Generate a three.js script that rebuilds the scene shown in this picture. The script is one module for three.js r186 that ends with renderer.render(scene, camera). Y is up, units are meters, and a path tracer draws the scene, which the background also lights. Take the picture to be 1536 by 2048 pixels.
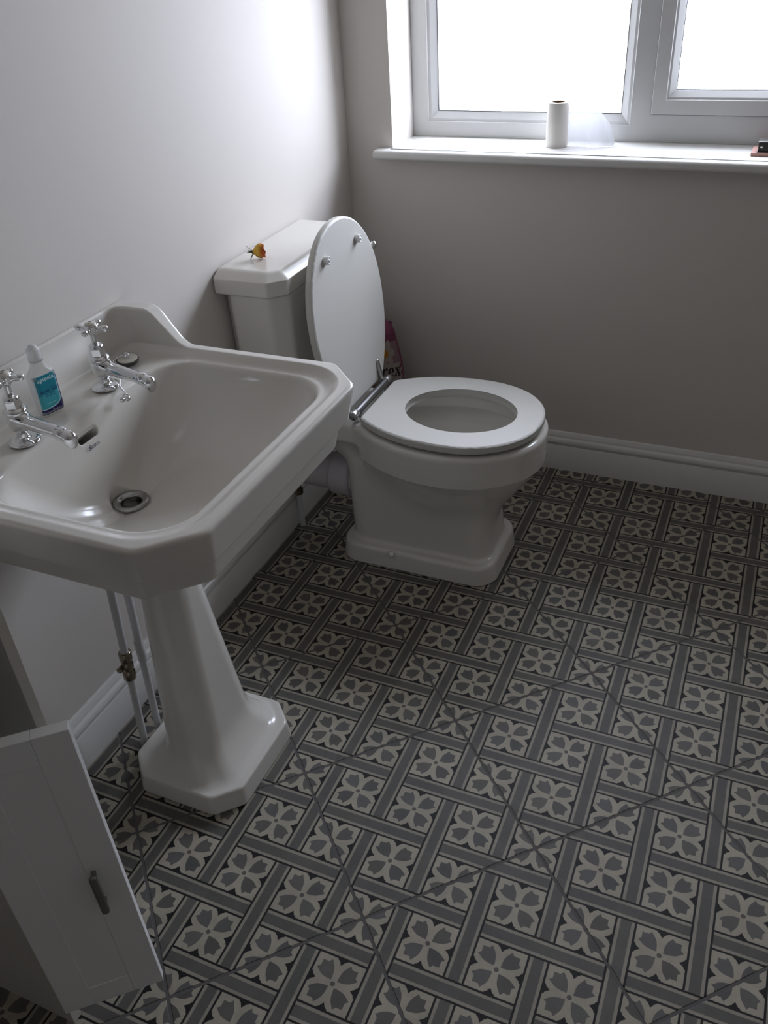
import * as THREE from 'three';
import { mergeGeometries, mergeVertices, toCreasedNormals } from 'three/addons/utils/BufferGeometryUtils.js';
import { RoundedBoxGeometry } from 'three/addons/geometries/RoundedBoxGeometry.js';
import { RectAreaLightUniformsLib } from 'three/addons/lights/RectAreaLightUniformsLib.js';

// ------------------------------------------------------------------ camera, sky, light
const scene = new THREE.Scene();
const camera = new THREE.PerspectiveCamera(61.338, 1536 / 2048, 0.02, 60);
camera.position.set(0.42816, 1.38397, 1.17805);
camera.rotation.order = 'YXZ';
camera.rotation.set(-0.595222, 0.444493, -0.0666202);
camera.updateMatrixWorld();
const renderer = new THREE.WebGLRenderer({ antialias: true });
renderer.toneMapping = THREE.LinearToneMapping;
renderer.toneMappingExposure = 1.0;
renderer.shadowMap.enabled = true;
RectAreaLightUniformsLib.init();
// a plain overcast sky: the same white in every direction
const SKY = new THREE.Color().setRGB(2.6, 2.7, 2.85);
scene.background = SKY;
// the room: left wall x = XL, back wall z = ZB
const XL = -0.675, XR = 1.75, ZB = -1.066, ZF = 2.6, YC = 2.35;
// window opening
const WX0 = -0.543, WX1 = 0.655, WY0 = 0.872, WY1 = 1.5;
// daylight of that sky, entering at the window opening, just outside the panes
const day = new THREE.RectAreaLight(new THREE.Color().setRGB(0.9, 0.98, 1.18), 14.4, WX1 - WX0 - 0.1, WY1 - WY0 - 0.13);
day.position.set((WX0 + WX1) / 2, (WY0 + WY1) / 2 + 0.02, -1.31);
day.lookAt((WX0 + WX1) / 2, (WY0 + WY1) / 2 + 0.02, 0);
scene.add(day);

// ------------------------------------------------------------------ helpers
let seed = 12345;
const rnd = () => { seed = (seed * 1664525 + 1013904223) >>> 0; return seed / 4294967296; };
const taken = {};
function numbered(name) { if (!(name in taken)) { taken[name] = 0; return name; } taken[name]++; return name + '_' + String(taken[name]).padStart(3, '0'); }
const V3 = (x, y, z) => new THREE.Vector3(x, y, z);
function mesh(name, geo, mat, parent) {
  const m = new THREE.Mesh(geo, mat);
  m.name = parent === scene ? numbered(name) : name;
  m.castShadow = m.receiveShadow = true;
  parent.add(m);
  return m;
}
function thing(name, label, category, pos = [0, 0, 0], group) {
  const g = new THREE.Group(); g.name = numbered(name); g.position.set(...pos);
  g.userData = { label, category }; if (group) g.userData.group = group;
  scene.add(g); return g;
}
function struct(name, label, category, parent = scene) {
  const g = new THREE.Group(); g.name = name; g.userData = { kind: 'structure', label, category };
  parent.add(g); return g;
}
function tag(o, label, category, kind) { o.userData.label = label; if (category) o.userData.category = category; if (kind) o.userData.kind = kind; return o; }
function part(name, parent) { const g = new THREE.Group(); g.name = name; parent.add(g); return g; }
const moved = (g, x, y, z) => { g.translate(x, y, z); return g; };
function merge(list) {
  const a = list.map((g) => { const q = g.index ? g.toNonIndexed() : g; for (const k of Object.keys(q.attributes)) if (!['position', 'normal', 'uv'].includes(k)) q.deleteAttribute(k); if (!q.attributes.uv) q.setAttribute('uv', new THREE.BufferAttribute(new Float32Array(q.attributes.position.count * 2), 2)); return q; });
  return mergeGeometries(a, false);
}
// box with uv in metres
function box(x0, x1, y0, y1, z0, z1) {
  const g = new THREE.BoxGeometry(x1 - x0, y1 - y0, z1 - z0);
  g.translate((x0 + x1) / 2, (y0 + y1) / 2, (z0 + z1) / 2);
  return metreUV(g);
}
function rbox(x0, x1, y0, y1, z0, z1, r = 0.003, s = 2) {
  const g = new RoundedBoxGeometry(x1 - x0, y1 - y0, z1 - z0, s, r);
  g.translate((x0 + x1) / 2, (y0 + y1) / 2, (z0 + z1) / 2);
  return metreUV(g);
}
function metreUV(g) {
  const p = g.attributes.position, n = g.attributes.normal, uv = new Float32Array(p.count * 2);
  for (let i = 0; i < p.count; i++) {
    const ax = Math.abs(n.getX(i)), ay = Math.abs(n.getY(i)), az = Math.abs(n.getZ(i));
    if (ay >= ax && ay >= az) { uv[2 * i] = p.getX(i); uv[2 * i + 1] = p.getZ(i); }
    else if (ax >= az) { uv[2 * i] = p.getZ(i); uv[2 * i + 1] = p.getY(i); }
    else { uv[2 * i] = p.getX(i); uv[2 * i + 1] = p.getY(i); }
  }
  g.setAttribute('uv', new THREE.BufferAttribute(uv, 2)); return g;
}
const lathe = (pts, seg = 40) => new THREE.LatheGeometry(pts.map((p) => new THREE.Vector2(p[0], p[1])), seg);
function tube(points, r, seg = 40, rs = 12) { return new THREE.TubeGeometry(new THREE.CatmullRomCurve3(points.map((p) => V3(...p))), seg, r, rs, false); }

// ---- signed distance helpers and a surface-nets mesher
const { min, max, abs, sqrt, hypot } = Math;
const clamp = (x, a, b) => (x < a ? a : x > b ? b : x);
const mix = (a, b, t) => a + (b - a) * t;
const smooth = (a, b, x) => { const t = clamp((x - a) / (b - a), 0, 1); return t * t * (3 - 2 * t); };
function smin(a, b, k) { const h = max(k - abs(a - b), 0) / k; return min(a, b) - h * h * k * 0.25; }
function smax(a, b, k) { return -smin(-a, -b, k); }
function roundRect(x, z, hx, hz, r) { const qx = abs(x) - hx + r, qz = abs(z) - hz + r; return hypot(max(qx, 0), max(qz, 0)) + min(max(qx, qz), 0) - r; }
function chamRect(x, z, hx, hz, c, k) { // chamfered rectangle
  const a = abs(x) - hx, b = abs(z) - hz; return smax(smax(a, b, k), (a + b + c) * 0.70710678, k);
}
function capsule(px, py, pz, a, b, ra, rb) {
  const bx = b[0] - a[0], by = b[1] - a[1], bz = b[2] - a[2], x = px - a[0], y = py - a[1], z = pz - a[2];
  const t = clamp((x * bx + y * by + z * bz) / (bx * bx + by * by + bz * bz), 0, 1);
  return hypot(x - bx * t, y - by * t, z - bz * t) - mix(ra, rb, t);
}
function sdfMesh(f, lo, hi, h) {
  const n = [0, 1, 2].map((k) => Math.ceil((hi[k] - lo[k]) / h) + 1);
  const [nx, ny, nz] = n, val = new Float32Array(nx * ny * nz);
  for (let k = 0, q = 0; k < nz; k++) for (let j = 0; j < ny; j++) for (let i = 0; i < nx; i++) val[q++] = f(lo[0] + i * h, lo[1] + j * h, lo[2] + k * h);
  const at = (i, j, k) => i + nx * (j + ny * k), cell = new Int32Array(nx * ny * nz).fill(-1), pos = [], idx = [];
  const corner = [[0, 0, 0], [1, 0, 0], [0, 1, 0], [1, 1, 0], [0, 0, 1], [1, 0, 1], [0, 1, 1], [1, 1, 1]];
  const edges = [[0, 1], [2, 3], [4, 5], [6, 7], [0, 2], [1, 3], [4, 6], [5, 7], [0, 4], [1, 5], [2, 6], [3, 7]];
  const v = new Float64Array(8), e = h * 0.2;
  for (let k = 0; k < nz - 1; k++) for (let j = 0; j < ny - 1; j++) for (let i = 0; i < nx - 1; i++) {
    let m = 0;
    for (let c = 0; c < 8; c++) { v[c] = val[at(i + corner[c][0], j + corner[c][1], k + corner[c][2])]; if (v[c] < 0) m |= 1 << c; }
    if (m === 0 || m === 255) continue;
    let x = 0, y = 0, z = 0, cnt = 0;
    for (const [a, b] of edges) {
      if (((m >> a) & 1) === ((m >> b) & 1)) continue;
      const t = v[a] / (v[a] - v[b]), A = corner[a], B = corner[b];
      x += A[0] + (B[0] - A[0]) * t; y += A[1] + (B[1] - A[1]) * t; z += A[2] + (B[2] - A[2]) * t; cnt++;
    }
    cell[at(i, j, k)] = pos.length / 3;
    pos.push(lo[0] + (i + x / cnt) * h, lo[1] + (j + y / cnt) * h, lo[2] + (k + z / cnt) * h);
  }
  const quad = (a, b, c, d, flip) => { if (a < 0 || b < 0 || c < 0 || d < 0) return; if (flip) idx.push(a, c, b, a, d, c); else idx.push(a, b, c, a, c, d); };
  for (let k = 1; k < nz - 1; k++) for (let j = 1; j < ny - 1; j++) for (let i = 1; i < nx - 1; i++) {
    const s = val[at(i, j, k)] < 0;
    if (s !== val[at(i + 1, j, k)] < 0) quad(cell[at(i, j - 1, k - 1)], cell[at(i, j, k - 1)], cell[at(i, j, k)], cell[at(i, j - 1, k)], !s);
    if (s !== val[at(i, j + 1, k)] < 0) quad(cell[at(i - 1, j, k - 1)], cell[at(i - 1, j, k)], cell[at(i, j, k)], cell[at(i, j, k - 1)], !s);
    if (s !== val[at(i, j, k + 1)] < 0) quad(cell[at(i - 1, j - 1, k)], cell[at(i, j - 1, k)], cell[at(i, j, k)], cell[at(i - 1, j, k)], !s);
  }
  const P = new Float32Array(pos), N = new Float32Array(pos.length);
  for (let q = 0; q < P.length; q += 3) {
    let x = P[q], y = P[q + 1], z = P[q + 2], gx, gy, gz;
    for (let it = 0; it < 3; it++) {
      gx = (f(x + e, y, z) - f(x - e, y, z)) / (2 * e); gy = (f(x, y + e, z) - f(x, y - e, z)) / (2 * e); gz = (f(x, y, z + e) - f(x, y, z - e)) / (2 * e);
      if (it === 2) break;
      const g2 = gx * gx + gy * gy + gz * gz + 1e-9, s = clamp(f(x, y, z) / g2, -h * 0.5, h * 0.5);
      x -= gx * s; y -= gy * s; z -= gz * s;
    }
    const l = hypot(gx, gy, gz) || 1;
    P[q] = x; P[q + 1] = y; P[q + 2] = z; N[q] = gx / l; N[q + 1] = gy / l; N[q + 2] = gz / l;
  }
  const g = new THREE.BufferGeometry();
  g.setAttribute('position', new THREE.BufferAttribute(P, 3)); g.setAttribute('normal', new THREE.BufferAttribute(N, 3));
  g.setAttribute('uv', new THREE.BufferAttribute(new Float32Array((P.length / 3) * 2), 2));
  g.setIndex(idx); return g;
}

// faces that look along an axis keep that axis as their normal
function flatCaps(g, ax) {
  const p = g.attributes.position, n = g.attributes.normal, a = V3(), b = V3(), c = V3();
  for (let i = 0; i < p.count; i += 3) {
    a.fromBufferAttribute(p, i); b.fromBufferAttribute(p, i + 1).sub(a); c.fromBufferAttribute(p, i + 2).sub(a); b.cross(c).normalize();
    const k = b.getComponent(ax); if (abs(k) > 0.9995) for (let j = 0; j < 3; j++) { const v = [0, 0, 0]; v[ax] = Math.sign(k); n.setXYZ(i + j, ...v); }
  }
  return g;
}
// distance to a closed outline, sampled once and interpolated
function field2D(pts, x0, x1, z0, z1, h) {
  const nx = Math.ceil((x1 - x0) / h) + 1, nz = Math.ceil((z1 - z0) / h) + 1, a = new Float32Array(nx * nz);
  for (let j = 0; j < nz; j++) for (let i = 0; i < nx; i++) {
    const x = x0 + i * h, z = z0 + j * h; let d = 1e9, ins = false;
    for (let k = 0, m = pts.length - 1; k < pts.length; m = k++) {
      const p = pts[m], q = pts[k], ex = q.x - p.x, ez = q.y - p.y, wx = x - p.x, wz = z - p.y, t = clamp((wx * ex + wz * ez) / (ex * ex + ez * ez + 1e-12), 0, 1);
      d = min(d, (wx - ex * t) ** 2 + (wz - ez * t) ** 2);
      if (p.y > z !== q.y > z && x < ((q.x - p.x) * (z - p.y)) / (q.y - p.y) + p.x) ins = !ins;
    }
    a[j * nx + i] = ins ? -sqrt(d) : sqrt(d);
  }
  return (x, z) => {
    const u = clamp((x - x0) / h, 0, nx - 1.001), v = clamp((z - z0) / h, 0, nz - 1.001), i = Math.floor(u), j = Math.floor(v), q = j * nx + i, fu = u - i;
    return mix(mix(a[q], a[q + 1], fu), mix(a[q + nx], a[q + nx + 1], fu), v - j);
  };
}
// ---- procedural textures
function hash(x, y, s) { let h = (x * 374761393 + y * 668265263 + s * 1274126177) | 0; h = Math.imul(h ^ (h >>> 13), 1274126177); return ((h ^ (h >>> 16)) >>> 0) / 4294967296; }
function vnoise(x, y, per, s) {
  const xi = Math.floor(x), yi = Math.floor(y), fx = x - xi, fy = y - yi, w = (a) => ((a % per) + per) % per;
  const u = fx * fx * (3 - 2 * fx), v = fy * fy * (3 - 2 * fy);
  return mix(mix(hash(w(xi), w(yi), s), hash(w(xi + 1), w(yi), s), u), mix(hash(w(xi), w(yi + 1), s), hash(w(xi + 1), w(yi + 1), s), u), v);
}
function noiseTex(size, fn, srgb = false) {
  const d = new Uint8Array(size * size * 4);
  for (let y = 0; y < size; y++) for (let x = 0; x < size; x++) { const c = fn(x / size, y / size); for (let k = 0; k < 3; k++) d[(y * size + x) * 4 + k] = clamp(c[k] !== undefined ? c[k] * 255 : c * 255, 0, 255); d[(y * size + x) * 4 + 3] = 255; }
  const t = new THREE.DataTexture(d, size, size); t.wrapS = t.wrapT = THREE.RepeatWrapping; t.magFilter = THREE.LinearFilter; t.minFilter = THREE.LinearMipmapLinearFilter; t.generateMipmaps = true;
  if (srgb) t.colorSpace = THREE.SRGBColorSpace; t.needsUpdate = true; return t;
}
const fbm = (u, v, b, s) => vnoise(u * b, v * b, b, s) * 0.5 + vnoise(u * b * 2, v * b * 2, b * 2, s + 1) * 0.28 + vnoise(u * b * 4, v * b * 4, b * 4, s + 2) * 0.22;
const plasterBump = noiseTex(512, (u, v) => { const a = fbm(u, v, 24, 3) * 0.6 + fbm(u, v, 90, 9) * 0.4; return [a, a, a]; });
plasterBump.repeat.set(1.6, 1.6);

// ------------------------------------------------------------------ materials
const std = (o) => new THREE.MeshStandardMaterial(o), phy = (o) => new THREE.MeshPhysicalMaterial(o);
const rgb = (r, g, b) => new THREE.Color().setRGB(r, g, b);
const M = {
  wall: std({ color: rgb(0.675, 0.635, 0.59), roughness: 0.75, bumpMap: plasterBump, bumpScale: 0.00018 }),
  landing: std({ color: rgb(0.2, 0.14, 0.08), roughness: 0.9 }),
  ceiling: std({ color: rgb(0.75, 0.69, 0.6), roughness: 0.9 }),
  gloss: std({ color: rgb(0.74, 0.73, 0.70), roughness: 0.3 }),
  upvc: std({ color: rgb(0.55, 0.55, 0.54), roughness: 0.28 }),
  gasket: std({ color: rgb(0.03, 0.03, 0.03), roughness: 0.6 }),
  glass: phy({ color: rgb(1, 1, 1), transmission: 1, roughness: 0, thickness: 0, ior: 1.45 }),
  grout: std({ color: rgb(0.115, 0.11, 0.105), roughness: 0.9 }),
  ceramic: phy({ color: rgb(0.73, 0.705, 0.65), roughness: 0.2, clearcoat: 0.35, clearcoatRoughness: 0.06 }),
  chrome: std({ color: rgb(0.78, 0.79, 0.8), metalness: 1, roughness: 0.07 }),
  dullChrome: std({ color: rgb(0.42, 0.42, 0.41), metalness: 1, roughness: 0.22 }),
  hingeMetal: std({ color: rgb(0.2, 0.2, 0.2), metalness: 1, roughness: 0.3 }),
  seat: std({ color: rgb(0.6, 0.59, 0.55), roughness: 0.5 }),
  plastic: std({ color: rgb(0.8, 0.8, 0.78), roughness: 0.4 }),
  dark: std({ color: rgb(0.01, 0.01, 0.01), roughness: 0.6 }),
  pvc: std({ color: rgb(0.6, 0.57, 0.6), roughness: 0.45 }),
  paintedPipe: std({ color: rgb(0.6, 0.6, 0.6), roughness: 0.35 }),
  brass: std({ color: rgb(0.3, 0.25, 0.19), metalness: 1, roughness: 0.22 }),
  melamine: std({ color: rgb(0.62, 0.60, 0.55), roughness: 0.5 }),
  melamineDoor: std({ color: rgb(0.82, 0.825, 0.82), roughness: 0.45 }),
};

// ------------------------------------------------------------------ room shell
{
  const T = 0.3;
  tag(mesh('wall_left', box(XL - T, XL, -0.1, YC + 0.1, ZB - T, ZF + T), M.wall, scene), 'pale painted left wall behind the basin and toilet', 'wall', 'structure');
  tag(mesh('wall_right', box(XR, XR + T, -0.1, YC + 0.1, ZB - T, ZF + T), M.wall, scene), 'pale painted wall opposite the basin', 'wall', 'structure');
  // the wall with the doorway in which one stands, and the dim landing beyond it
  const D0 = -0.2, D1 = 0.7, DT = 2.02, LD = 3.2;
  tag(mesh('wall_front', merge([box(XL, D0, -0.1, YC + 0.1, ZF, ZF + 0.12), box(D1, XR, -0.1, YC + 0.1, ZF, ZF + 0.12), box(D0, D1, DT, YC + 0.1, ZF, ZF + 0.12)]), M.wall, scene), 'pale painted wall with the doorway facing the window', 'wall', 'structure');
  tag(mesh('wall_landing', merge([box(XL - T, XR + T, -0.1, YC + 0.1, ZF + LD, ZF + LD + 0.1), box(XL - T, XL - 0.2, -0.1, YC + 0.1, ZF + 0.3, ZF + LD), box(XR + 0.2, XR + T, -0.1, YC + 0.1, ZF + 0.3, ZF + LD), box(XL - T, XR + T, YC, YC + 0.1, ZF + 0.12, ZF + LD)]), M.wall, scene), 'pale painted walls of the landing outside the doorway', 'wall', 'structure');
  tag(mesh('floor_landing', box(XL - T, XR + T, -0.1, 0, ZF + 0.002, ZF + LD), M.landing, scene), 'brown floor of the landing outside the doorway', 'floor', 'structure');
  const s = new THREE.Shape([[XL, -0.1], [XR, -0.1], [XR, YC + 0.1], [XL, YC + 0.1]].map((p) => new THREE.Vector2(...p)));
  s.holes.push(new THREE.Path([[WX0, WY0], [WX0, WY1], [WX1, WY1], [WX1, WY0]].map((p) => new THREE.Vector2(...p))));
  const g = new THREE.ExtrudeGeometry(s, { depth: T, bevelEnabled: false }); g.translate(0, 0, ZB - T);
  tag(mesh('wall_back', metreUV(g), M.wall, scene), 'pale painted back wall around the window', 'wall', 'structure');
  tag(mesh('ceiling', box(XL, XR, YC, YC + 0.2, ZB, ZF), M.ceiling, scene), 'white ceiling', 'ceiling', 'structure');
}
// skirting boards with a torus moulding
{
  const prof = [[0, 0], [0.018, 0], [0.018, 0.078], [0.0172, 0.0795], [0.0135, 0.0805], [0.0135, 0.083], [0.0155, 0.085], [0.0178, 0.0895], [0.0182, 0.094], [0.0172, 0.0985], [0.0145, 0.1025], [0.0105, 0.1045], [0.0095, 0.106], [0.0095, 0.1085], [0.0085, 0.113], [0.0055, 0.1185], [0.0025, 0.1215], [0, 0.122]];
  const s = new THREE.Shape(prof.map((p) => new THREE.Vector2(...p)));
  const along = (len) => toCreasedNormals(new THREE.ExtrudeGeometry(s, { depth: len, bevelEnabled: false }), 0.6);
  const L = along(ZF - ZB); L.translate(XL, 0, ZB);
  tag(mesh('baseboard_left', L, M.gloss, scene), 'white moulded skirting board along the left wall', 'baseboard', 'structure');
  const B = along(XR - XL - 0.018); B.rotateY(-Math.PI / 2); // local z -> -x, local x -> z
  B.translate(XR, 0, ZB);
  tag(mesh('baseboard_back', B, M.gloss, scene), 'white moulded skirting board under the window', 'baseboard', 'structure');
  const R = along(ZF - ZB - 0.018); R.rotateY(Math.PI); R.translate(XR, 0, ZF);
  tag(mesh('baseboard_right', R, M.gloss, scene), 'white moulded skirting board along the wall opposite the basin', 'baseboard', 'structure');
}

// ------------------------------------------------------------------ floor: printed square tiles laid diagonally
const CELL = 0.117, SIDE = CELL * 2 * Math.SQRT2, JOINT = 0.0052;
function tileTexture(s0) {
  const N = 1024, cv = document.createElement('canvas'); cv.width = cv.height = N;
  const c = cv.getContext('2d'), K = (N / SIDE) * CELL; // pixels per cell
  let q = s0 * 7919 + 17; const rr = () => { q = (q * 1664525 + 1013904223) >>> 0; return q / 4294967296; };
  const g = (v, w0 = 0) => { const w = w0 + 0.07; const k = (x) => Math.round(255 * (x <= 0.0031308 ? 12.92 * x : 1.055 * Math.pow(x, 1 / 2.4) - 0.055)); return `rgb(${k(v * (1 + w))},${k(v * (1 + w * 0.35))},${k(v * (1 - w))})`; };
  const cream = 0.335, core = 0.108, strip = 0.27, black = 0.008, petal = 0.11;
  c.fillStyle = g(cream, 0.05); c.fillRect(0, 0, N, N);
  c.translate(N / 2, N / 2); c.rotate(Math.PI / 4); c.scale(K, K);
  const B = 0.15; // half width of a woven band
  const inset = 0.5 - B;
  for (let i = -4; i <= 4; i++) for (let j = -4; j <= 4; j++) {
    c.save(); c.translate(i, j);
    c.fillStyle = g(cream * (0.96 + 0.08 * rr()), 0.09); c.fillRect(-inset, -inset, inset * 2, inset * 2);
    for (let k = 0; k < 4; k++) {
      c.save(); c.rotate((k * Math.PI) / 2);
      c.fillStyle = g(black); // dark tooth at the middle of the side
      c.beginPath(); c.moveTo(-0.088, -inset - 0.01); c.lineTo(-0.06, -inset + 0.022); c.lineTo(-0.042, -inset + 0.028); c.lineTo(0, -inset + 0.088); c.lineTo(0.042, -inset + 0.028); c.lineTo(0.06, -inset + 0.022); c.lineTo(0.088, -inset - 0.01); c.closePath(); c.fill();
      c.rotate(Math.PI / 4); // petal along the diagonal
      c.fillStyle = g(petal * (0.85 + 0.3 * rr()), (rr() - 0.6) * 0.06);
      c.beginPath(); c.moveTo(0, -0.062);
      c.bezierCurveTo(0.03, -0.1, 0.1, -0.16, 0.108, -0.25);
      c.lineTo(0.118, -0.318); c.lineTo(0.062, -0.312);
      c.lineTo(0.0, -0.375);
      c.lineTo(-0.062, -0.312); c.lineTo(-0.118, -0.318); c.lineTo(-0.108, -0.25);
      c.bezierCurveTo(-0.1, -0.16, -0.03, -0.1, 0, -0.062); c.closePath(); c.fill();
      c.restore();
    }
    c.fillStyle = g(petal * 0.9, 0.04); c.beginPath(); c.arc(0, 0, 0.034, 0, 7); c.fill();
    c.restore();
  }
  const band = (horizontal, p, a, b) => { // one run of a band centred on p, from a to b
    const put = (o, w, f) => { c.fillStyle = f; if (horizontal) c.fillRect(a, p + o, b - a, w); else c.fillRect(p + o, a, w, b - a); };
    put(-B, 2 * B, g(black));
    put(-B + 0.03, 2 * B - 0.06, g(strip, 0.07));
    put(-B + 0.075, 2 * B - 0.15, g(core * (0.93 + 0.14 * rr())));
  };
  for (let i = -5; i <= 4; i++) for (let j = -5; j <= 4; j++) {
    const x = i + 0.5, y = j + 0.5; // crossing
    band(true, y, x + 0.13, x + 0.87); band(false, x, y + 0.13, y + 0.87);
  }
  for (let i = -5; i <= 4; i++) for (let j = -5; j <= 4; j++) {
    const x = i + 0.5, y = j + 0.5, odd = (((i + 1 + j + 1) % 2) + 2) % 2 === 1;
    if (odd) band(true, y, x - B - 0.002, x + B + 0.002); else band(false, x, y - B - 0.002, y + B + 0.002);
  }
  // worn, mottled print
  const im = c.getImageData(0, 0, N, N), d = im.data;
  for (let y = 0; y < N; y++) for (let x = 0; x < N; x++) {
    const m = 0.93 + 0.14 * fbm(x / N, y / N, 12, s0 * 31) + 0.07 * (hash(x >> 1, y >> 1, s0) - 0.5);
    const o = (y * N + x) * 4; for (let k = 0; k < 3; k++) d[o + k] = clamp(d[o + k] * m, 0, 255);
  }
  c.putImageData(im, 0, 0);
  const t = new THREE.CanvasTexture(cv); t.colorSpace = THREE.SRGBColorSpace; t.anisotropy = 8; return t;
}
{
  const floor = struct('floor', 'floor of square tiles printed with grey flowers in a woven lattice, laid diagonally', 'floor');
  mesh('grout_bed', box(XL, XR, -0.05, -0.0009, ZB, ZF), M.grout, floor);
  const tileBump = noiseTex(256, (u, v) => { const a = fbm(u, v, 30, 5); return [a, a, a]; });
  const mats = [1, 2, 3].map((s) => phy({ map: tileTexture(s), roughness: 0.62, specularIntensity: 0.7, bumpMap: tileBump, bumpScale: 0.0002 }));
  const clipHalf = (poly, ax, lim, sign) => {
    const out = []; const ins = (p) => sign * (p[ax] - lim) <= 0;
    for (let i = 0; i < poly.length; i++) {
      const a = poly[i], b = poly[(i + 1) % poly.length];
      if (ins(a)) out.push(a);
      if (ins(a) !== ins(b)) { const t = (lim - a[ax]) / (b[ax] - a[ax]); out.push([a[0] + (b[0] - a[0]) * t, a[1] + (b[1] - a[1]) * t]); }
    }
    return out;
  };
  const insetPoly = (p, d) => p.map((_, i) => {
    const n = p.length, a = p[(i + n - 1) % n], b = p[i], c = p[(i + 1) % n];
    const nrm = (u, w) => { const dx = w[0] - u[0], dz = w[1] - u[1], l = hypot(dx, dz) || 1; return [-dz / l, dx / l]; };
    const n1 = nrm(a, b), n2 = nrm(b, c), k = 1 + n1[0] * n2[0] + n1[1] * n2[1];
    return [b[0] + ((n1[0] + n2[0]) / k) * d, b[1] + ((n1[1] + n2[1]) / k) * d];
  });
  function slab(poly) { // poly counter-clockwise in (x, -z) sense handled by sign of area
    let A = 0; poly.forEach((p, i) => { const q = poly[(i + 1) % poly.length]; A += p[0] * q[1] - q[0] * p[1]; });
    if (A < 0) poly = poly.slice().reverse();
    const inn = insetPoly(poly, 0.0009), pos = [], uv = [];
    const r = Math.SQRT1_2; const put = (p, y) => { pos.push(p[0], y, p[1]); const u = (p[0] + p[1]) * r, w = (-p[0] + p[1]) * r; uv.push(u / SIDE + 0.5, 0.5 - w / SIDE); };
    const n = poly.length;
    for (let i = 1; i < n - 1; i++) { put(inn[0], 0); put(inn[i + 1], 0); put(inn[i], 0); }
    for (let i = 0; i < n; i++) { const j = (i + 1) % n; for (const [a, b, ya, yb] of [[inn, poly, 0, -0.0007], [poly, poly, -0.0007, -0.006]]) { put(a[i], ya); put(a[j], ya); put(b[i], yb); put(a[j], ya); put(b[j], yb); put(b[i], yb); } }
    const g = new THREE.BufferGeometry(); g.setAttribute('position', new THREE.Float32BufferAttribute(pos, 3)); g.setAttribute('uv', new THREE.Float32BufferAttribute(uv, 2)); g.computeVertexNormals(); return g;
  }
  const h = (SIDE - JOINT) / Math.SQRT2, whole = [[0, -h], [h, 0], [0, h], [-h, 0]], wholeGeo = slab(whole);
  let n = 0;
  for (let a = -8; a <= 10; a++) for (let b = -8; b <= 10; b++) {
    const cx = (a - b) * 2 * CELL, cz = (2 + 2 * (a + b)) * CELL; // tile centres
    let p = whole.map((q) => [q[0] + cx, q[1] + cz]);
    p = clipHalf(p, 0, XL + 0.016, -1); p = clipHalf(p, 0, XR - 0.016, 1); p = clipHalf(p, 1, ZB + 0.016, -1); p = clipHalf(p, 1, ZF - 0.002, 1);
    if (p.length < 3) continue;
    p = p.filter((q, i) => { const o = p[(i + 1) % p.length]; return hypot(q[0] - o[0], q[1] - o[1]) > 0.002; });
    if (p.length < 3) continue;
    let A = 0; p.forEach((q, i) => { const o = p[(i + 1) % p.length]; A += q[0] * o[1] - o[0] * q[1]; });
    if (abs(A) / 2 < 0.0004) continue;
    const cut = abs(abs(A) / 2 - 2 * h * h) > 1e-4;
    const geo = cut ? slab(p.map((q) => [q[0] - cx, q[1] - cz])) : wholeGeo;
    const m = mesh('floor_tile' + (n ? '_' + String(n).padStart(3, '0') : ''), geo, mats[Math.floor(hash(a + 20, b + 20, 4) * 3)], floor);
    m.position.set(cx, 0, cz); n++;
  }
}

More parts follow.
